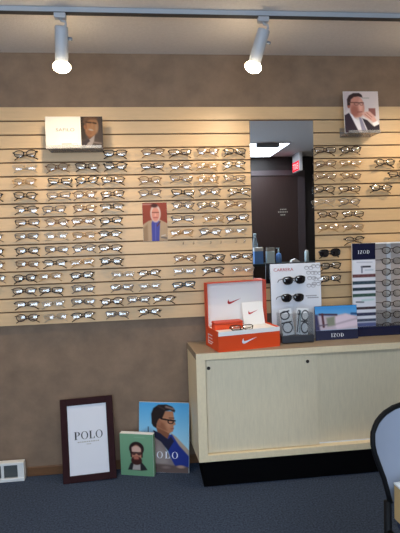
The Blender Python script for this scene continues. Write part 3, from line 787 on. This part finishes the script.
# ------------------------------------------------------------------ eyeglass tower
ST = thing('eyeglass_tower', 'tall countertop eyeglass stand with navy header and striped side panel', 'display stand', (1.202, -.10, CZ))
obj('base', B().box(.0, .40, -.012, .09, 0, .055, .003), M['navyg'], ST)
obj('side_panel', B().box(.002, .145, .018, .028, .055, .552), M['white'], ST)
px = [('grad', 244, (224, 226, 234), 333, (214, 218, 230)), ('poly', [(353, 243), (377, 243), (377, 261.4), (353, 261.4)], (20, 22, 52), .6)]
for y_, hh, c_ in ((278.6, 3.2, (96, 58, 60)), (286, 3.4, (46, 64, 76)), (292.8, 3.2, (34, 48, 58)), (299.4, 3.2, (48, 76, 66)), (313.4, 2.6, (52, 38, 46)), (320, 3.2, (40, 44, 70)), (326.4, 2.8, (58, 66, 88))):
    px += [('line', [(350, y_), (380, y_)], hh, c_, .9)]
    for k in range(5): px.append(('ell', 355 + k * 4.6, y_ + .4 * (-1) ** k, 1.6, .7, tuple(min(255, v + 26) for v in c_), 1.2))
px += [('line', [(362.5, 269), (371, 269)], 1.8, (46, 46, 58), .7), ('line', [(362.8, 269), (362.8, 275)], 1.5, (120, 124, 140), .8), ('line', [(366, 272.6), (374, 272.6)], 1, (170, 186, 200), .8),
       ('line', [(358, 264), (373, 264.4)], 1, (178, 182, 196), 1), ('line', [(357, 306.5), (364, 306.8)], 1.4, (90, 100, 110), .9), ('line', [(363, 305), (374, 304.4)], 2, (180, 206, 210), 1.5), ('poly', [(350, 329), (380, 329), (380, 334), (350, 334)], (90, 98, 140), 2)]
picture('printed_face', .143, .496, (353.3, 244, 376.4, 333), px, 56, 180, ST, (.0735, .0174, .0555))
b_, wd = serif_word('IZOD', .020, .22); obj('lettering', b_, M['whiteink'], ST, (.073, .0166, .490))
obj('back_board', B().box(.100, .40, .070, .085, .055, .552), M['taupe'], ST)
obj('top_cap', B().box(.1455, .40, .02, .069, .545, .553), M['white'], ST)
obj('centre_column', B().box(.238, .264, .058, .0698, .055, .544, .002), M['whitem'], ST)['label'] = 'pale white centre column of the glasses bay'
obj('clear_front', B().box(.1455, .40, .012, .014, .055, .150), M['acrylic'], ST)['label'] = 'clear acrylic guard low on the bay'
pegs = [1.247 - i * .0645 for i in range(8)]
for i, z in enumerate(pegs):
    obj('glasses_rest', B().box(.238, .250, .018, .0698, z - CZ - .013, z - CZ - .009), M['acrylic'], ST)
    glasses('eyeglasses', 'dark brown eyeglasses in the counter stand, %s from the top' % ('first second third fourth fifth sixth seventh eighth'.split()[i]), 'd', 1 if i % 2 else 3,
            (1.202 + .244, -.088, z), (-.05, 0, 0), 'eyeglasses in the counter stand', openarms=True)

# ------------------------------------------------------------------ chair with box
ch = thing('visitor_chair', 'pale grey shell-back chair with black rim and post, cut off at right', 'chair', (.915, -1.36, 0), (0, 0, .04))
def hw_(z):   # half width of the back shell against height
    pts = [(.49, .170), (.56, .186), (.62, .210), (.66, .226), (.695, .234), (.725, .228), (.748, .208), (.766, .17), (.776, .12), (.782, .06)]
    for (a, wa), (b2, wb) in zip(pts[:-1], pts[1:]):
        if z <= b2: return wa + (wb - wa) * (z - a) / (b2 - a)
    return .06
zs = [.49, .53, .57, .60, .63, .66, .69, .71, .725, .738, .75, .76, .768, .776, .782]
def sp(u, z): 
    x = hw_(z) * u
    return (x, .02 + .05 * (z - .49) / .35 - 1.5 * x * x + .0, z)
nu = 17; sb = B(); vs = []; fs = []
for z in zs: vs += [sp(-1 + 2 * i / (nu - 1), z) for i in range(nu)]
n1 = len(vs)
vs += [(x, y + .008, z) for x, y, z in vs]
for j in range(len(zs) - 1):
    for i in range(nu - 1):
        a = j * nu + i; q = (a, a + 1, a + nu + 1, a + nu); fs.append(q); fs.append(tuple(v + n1 for v in reversed(q)))
sb.add(vs, fs, True); obj('back_shell', sb, M['chairshell'], ch)
rim = [sp(-1, z) for z in zs] + [sp(u, zs[-1]) for u in (-.5, 0, .5)] + [sp(1, z) for z in reversed(zs)]
obj('black_rim', B().tube([(x, y + .003, z) for x, y, z in rim], .0085, 8), M['blackm'], ch)['label'] = 'black edging rim'
seatb = B().box(-.158, .158, -.40, -.03, .41, .45, .012); obj('seat', seatb, M['seat'], ch)
for s_ in (-1, 1):
    lg = obj('back_post', B().tube([(s_ * .180, -.026, .005), (s_ * .180, -.024, .25), (s_ * .180, -.022, .497)], (.0120), 12), M['blackm'], ch)
    obj('front_leg', B().tube([(s_ * .15, -.40, .005), (s_ * .15, -.385, .25), (s_ * .15, -.37, .413)], (.0120), 12), M['blackm'], ch)
    obj('side_rail', B().tube([(s_ * .18, -.024, .40), (s_ * .15, -.37, .40)], .009, 8), M['blackm'], ch)
bx = thing('cardboard_box', 'small tan cardboard box standing on the chair seat', 'box', (.848, -1.44, .451), (0, 0, .06))
obj('box_body', B().box(-.10, .10, -.035, .035, 0, .112, .002), M['cardboard'], bx)
obj('box_flap', B().box(-.101, .101, -.036, .036, .112, .118, .001), M['white'], bx)['label'] = 'pale top flap'

# ------------------------------------------------------------------ behind the viewer, seen in the mirror
rc = thing('reception_counter', 'dark reception counter reflected at the foot of the mirror', 'counter', (1.75, -3.05, 0))
obj('counter_body', B().box(-.5, .6, -.15, .12, 0, .985), M['doorm'], rc)
obj('counter_top', B().box(-.52, .62, -.17, .15, .985, 1.012, .003), M['tealtray'], rc)
CT = 1.0125
t = thing('water_bottle', 'tall clear bottle at the left edge of the mirror reflection', 'bottle', (1.335, -3.08, CT))
obj('bottle_body', B().lathe([(.04, 0), (.043, .01), (.043, .15), (.04, .2), (.03, .26), (.018, .32), (.016, .345)], 18), M['liquid'], t)
obj('bottle_cap', B().lathe([(.018, .345), (.018, .37), (.015, .372)], 14), M['ltblue'], t)
t = thing('tissue_box', 'blue and white carton reflected at left of the mirror foot', 'carton', (1.345, -2.965, CT))
obj('carton_body', B().box(-.055, .055, -.035, .035, 0, .155, .002), M['blueliq'], t)
obj('carton_top', B().box(-.056, .056, -.036, .036, .155, .20, .002), M['white'], t)
t = thing('paper_carton', 'pale blue carton reflected beside the blue carton in the mirror', 'carton', (1.495, -2.965, CT))
obj('carton_body', B().box(-.048, .048, -.035, .035, 0, .15, .002), M['ltblue'], t)
obj('carton_flap', B().box(-.045, .049, -.03, .03, .15, .195, .002), M['palegrey'], t)
t = thing('pump_bottle', 'pale blue pump bottle reflected in the mirror', 'bottle', (1.60, -2.965, CT))
obj('bottle_body', B().lathe([(.033, 0), (.036, .008), (.036, .09), (.028, .115), (.013, .125)], 18), M['blueliq'], t)
obj('pump_head', B().lathe([(.012, .125), (.012, .16), (.008, .162), (.008, .18)], 12).box(-.03, .01, -.007, .007, .178, .19), M['ltblue'], t)
t = thing('paper_stack', 'small folded white paper reflected low in the mirror', 'paper', (1.80, -2.96, CT))
obj('folded_paper', B().prism([(-.05, 0), (.06, 0), (.05, .018), (.0, .048), (-.045, .03)], -.04, .04), M['white'], t)
t = thing('white_can', 'slim white cylindrical can reflected at right of the mirror foot', 'can', (1.955, -2.965, CT))
obj('can_body', B().lathe([(.024, 0), (.026, .004), (.026, .13), (.024, .134)], 18), M['ltblue'], t)
obj('can_lid', B().lathe([(.022, .134), (.022, .145), (.018, .148)], 18), M['white'], t)
t = thing('ceiling_light_panel', 'bright fluorescent ceiling panel reflected near the mirror top', 'ceiling light', (1.25, -3.17, H2))
obj('light_frame', B().box(-.46, .46, -.48, -.455, -.02, 0).box(-.46, .46, .455, .48, -.02, 0).box(-.46, -.44, -.455, .455, -.02, 0).box(.44, .46, -.455, .455, -.02, 0), M['whitem'], t)
obj('light_diffuser', B().box(-.44, .44, -.455, .455, -.012, -.004), M['troffer'], t)
t = thing('ceiling_fixture', 'grey rounded bar hung below the ceiling edge in the mirror reflection', 'ceiling fixture', (1.425, -2.70, H2 - .005))
obj('bar', B().box(-.14, .14, -.03, .03, -.062, -.012, .018), M['grey'], t)
for x in (-.1, .1): obj('hanger', B().tube([(x, 0, 0), (x, 0, -.02)], .004, 8), M['grey'], t)
t = thing('exit_sign', 'red lit exit sign reflected in the mirror', 'sign', (2.03, -3.5, 2.19))
obj('sign_housing', B().box(-.022, .022, -.15, .15, 0, .235, .003), M['whitem'], t)
obj('sign_face', B().box(-.0235, -.0225, -.14, .14, .005, .13), M['exitlit'], t)
sans('EXIT', .11, M['exitlet'], t, (-.0245, 0, .03), (PI / 2, 0, -PI / 2))
obj('mount', B().box(-.012, .012, -.03, .03, .235, H2 - 2.19), M['grey'], t)

# ------------------------------------------------------------------ daylight
wd_ = bpy.data.worlds.new('daylight'); SC.world = wd_; wd_.use_nodes = True
bgn = wd_.node_tree.nodes['Background']; bgn.inputs[0].default_value = (.69, .83, .98, 1); bgn.inputs[1].default_value = 6.8
pl = bpy.data.lights.new('window_portal', 'AREA'); pl.shape = 'RECTANGLE'; pl.size = WX1 - WX0; pl.size_y = WZ1 - WZ0
pl.cycles.is_portal = True
po = bpy.data.objects.new('window_portal', pl); COL.objects.link(po)
po.location = ((WX0 + WX1) / 2, YR - .01, (WZ0 + WZ1) / 2); po.rotation_euler = (PI / 2, 0, 0)
po.rotation_euler = Vector((0, 1, 0)).to_track_quat('-Z', 'Z').to_euler()

# ------------------------------------------------------------------ camera
yaw, pitch, roll = 0.10846, -0.06077, -0.031096
fw_ = Vector((sin(yaw) * cos(pitch), cos(yaw) * cos(pitch), sin(pitch)))
rt = Vector((cos(yaw), -sin(yaw), 0)); up = rt.cross(fw_)
r2_ = rt * cos(roll) + up * sin(roll); u2_ = -rt * sin(roll) + up * cos(roll)
cam = bpy.data.cameras.new('camera'); co_ = bpy.data.objects.new('camera', cam); COL.objects.link(co_)
mw = Matrix((r2_, u2_, -fw_)).transposed().to_4x4(); mw.translation = (0, -2.8112, 1.3596)
co_.matrix_world = mw
cam.sensor_fit = 'HORIZONTAL'; cam.sensor_width = 36; cam.lens = 481.405 * 36 / 400; cam.clip_start = .02
SC.camera = co_
SC.view_settings.view_transform = 'Standard'; SC.view_settings.look = 'None'
SC.view_settings.exposure = 0.0; SC.view_settings.gamma = 1.0; SC.view_settings.use_curve_mapping = False
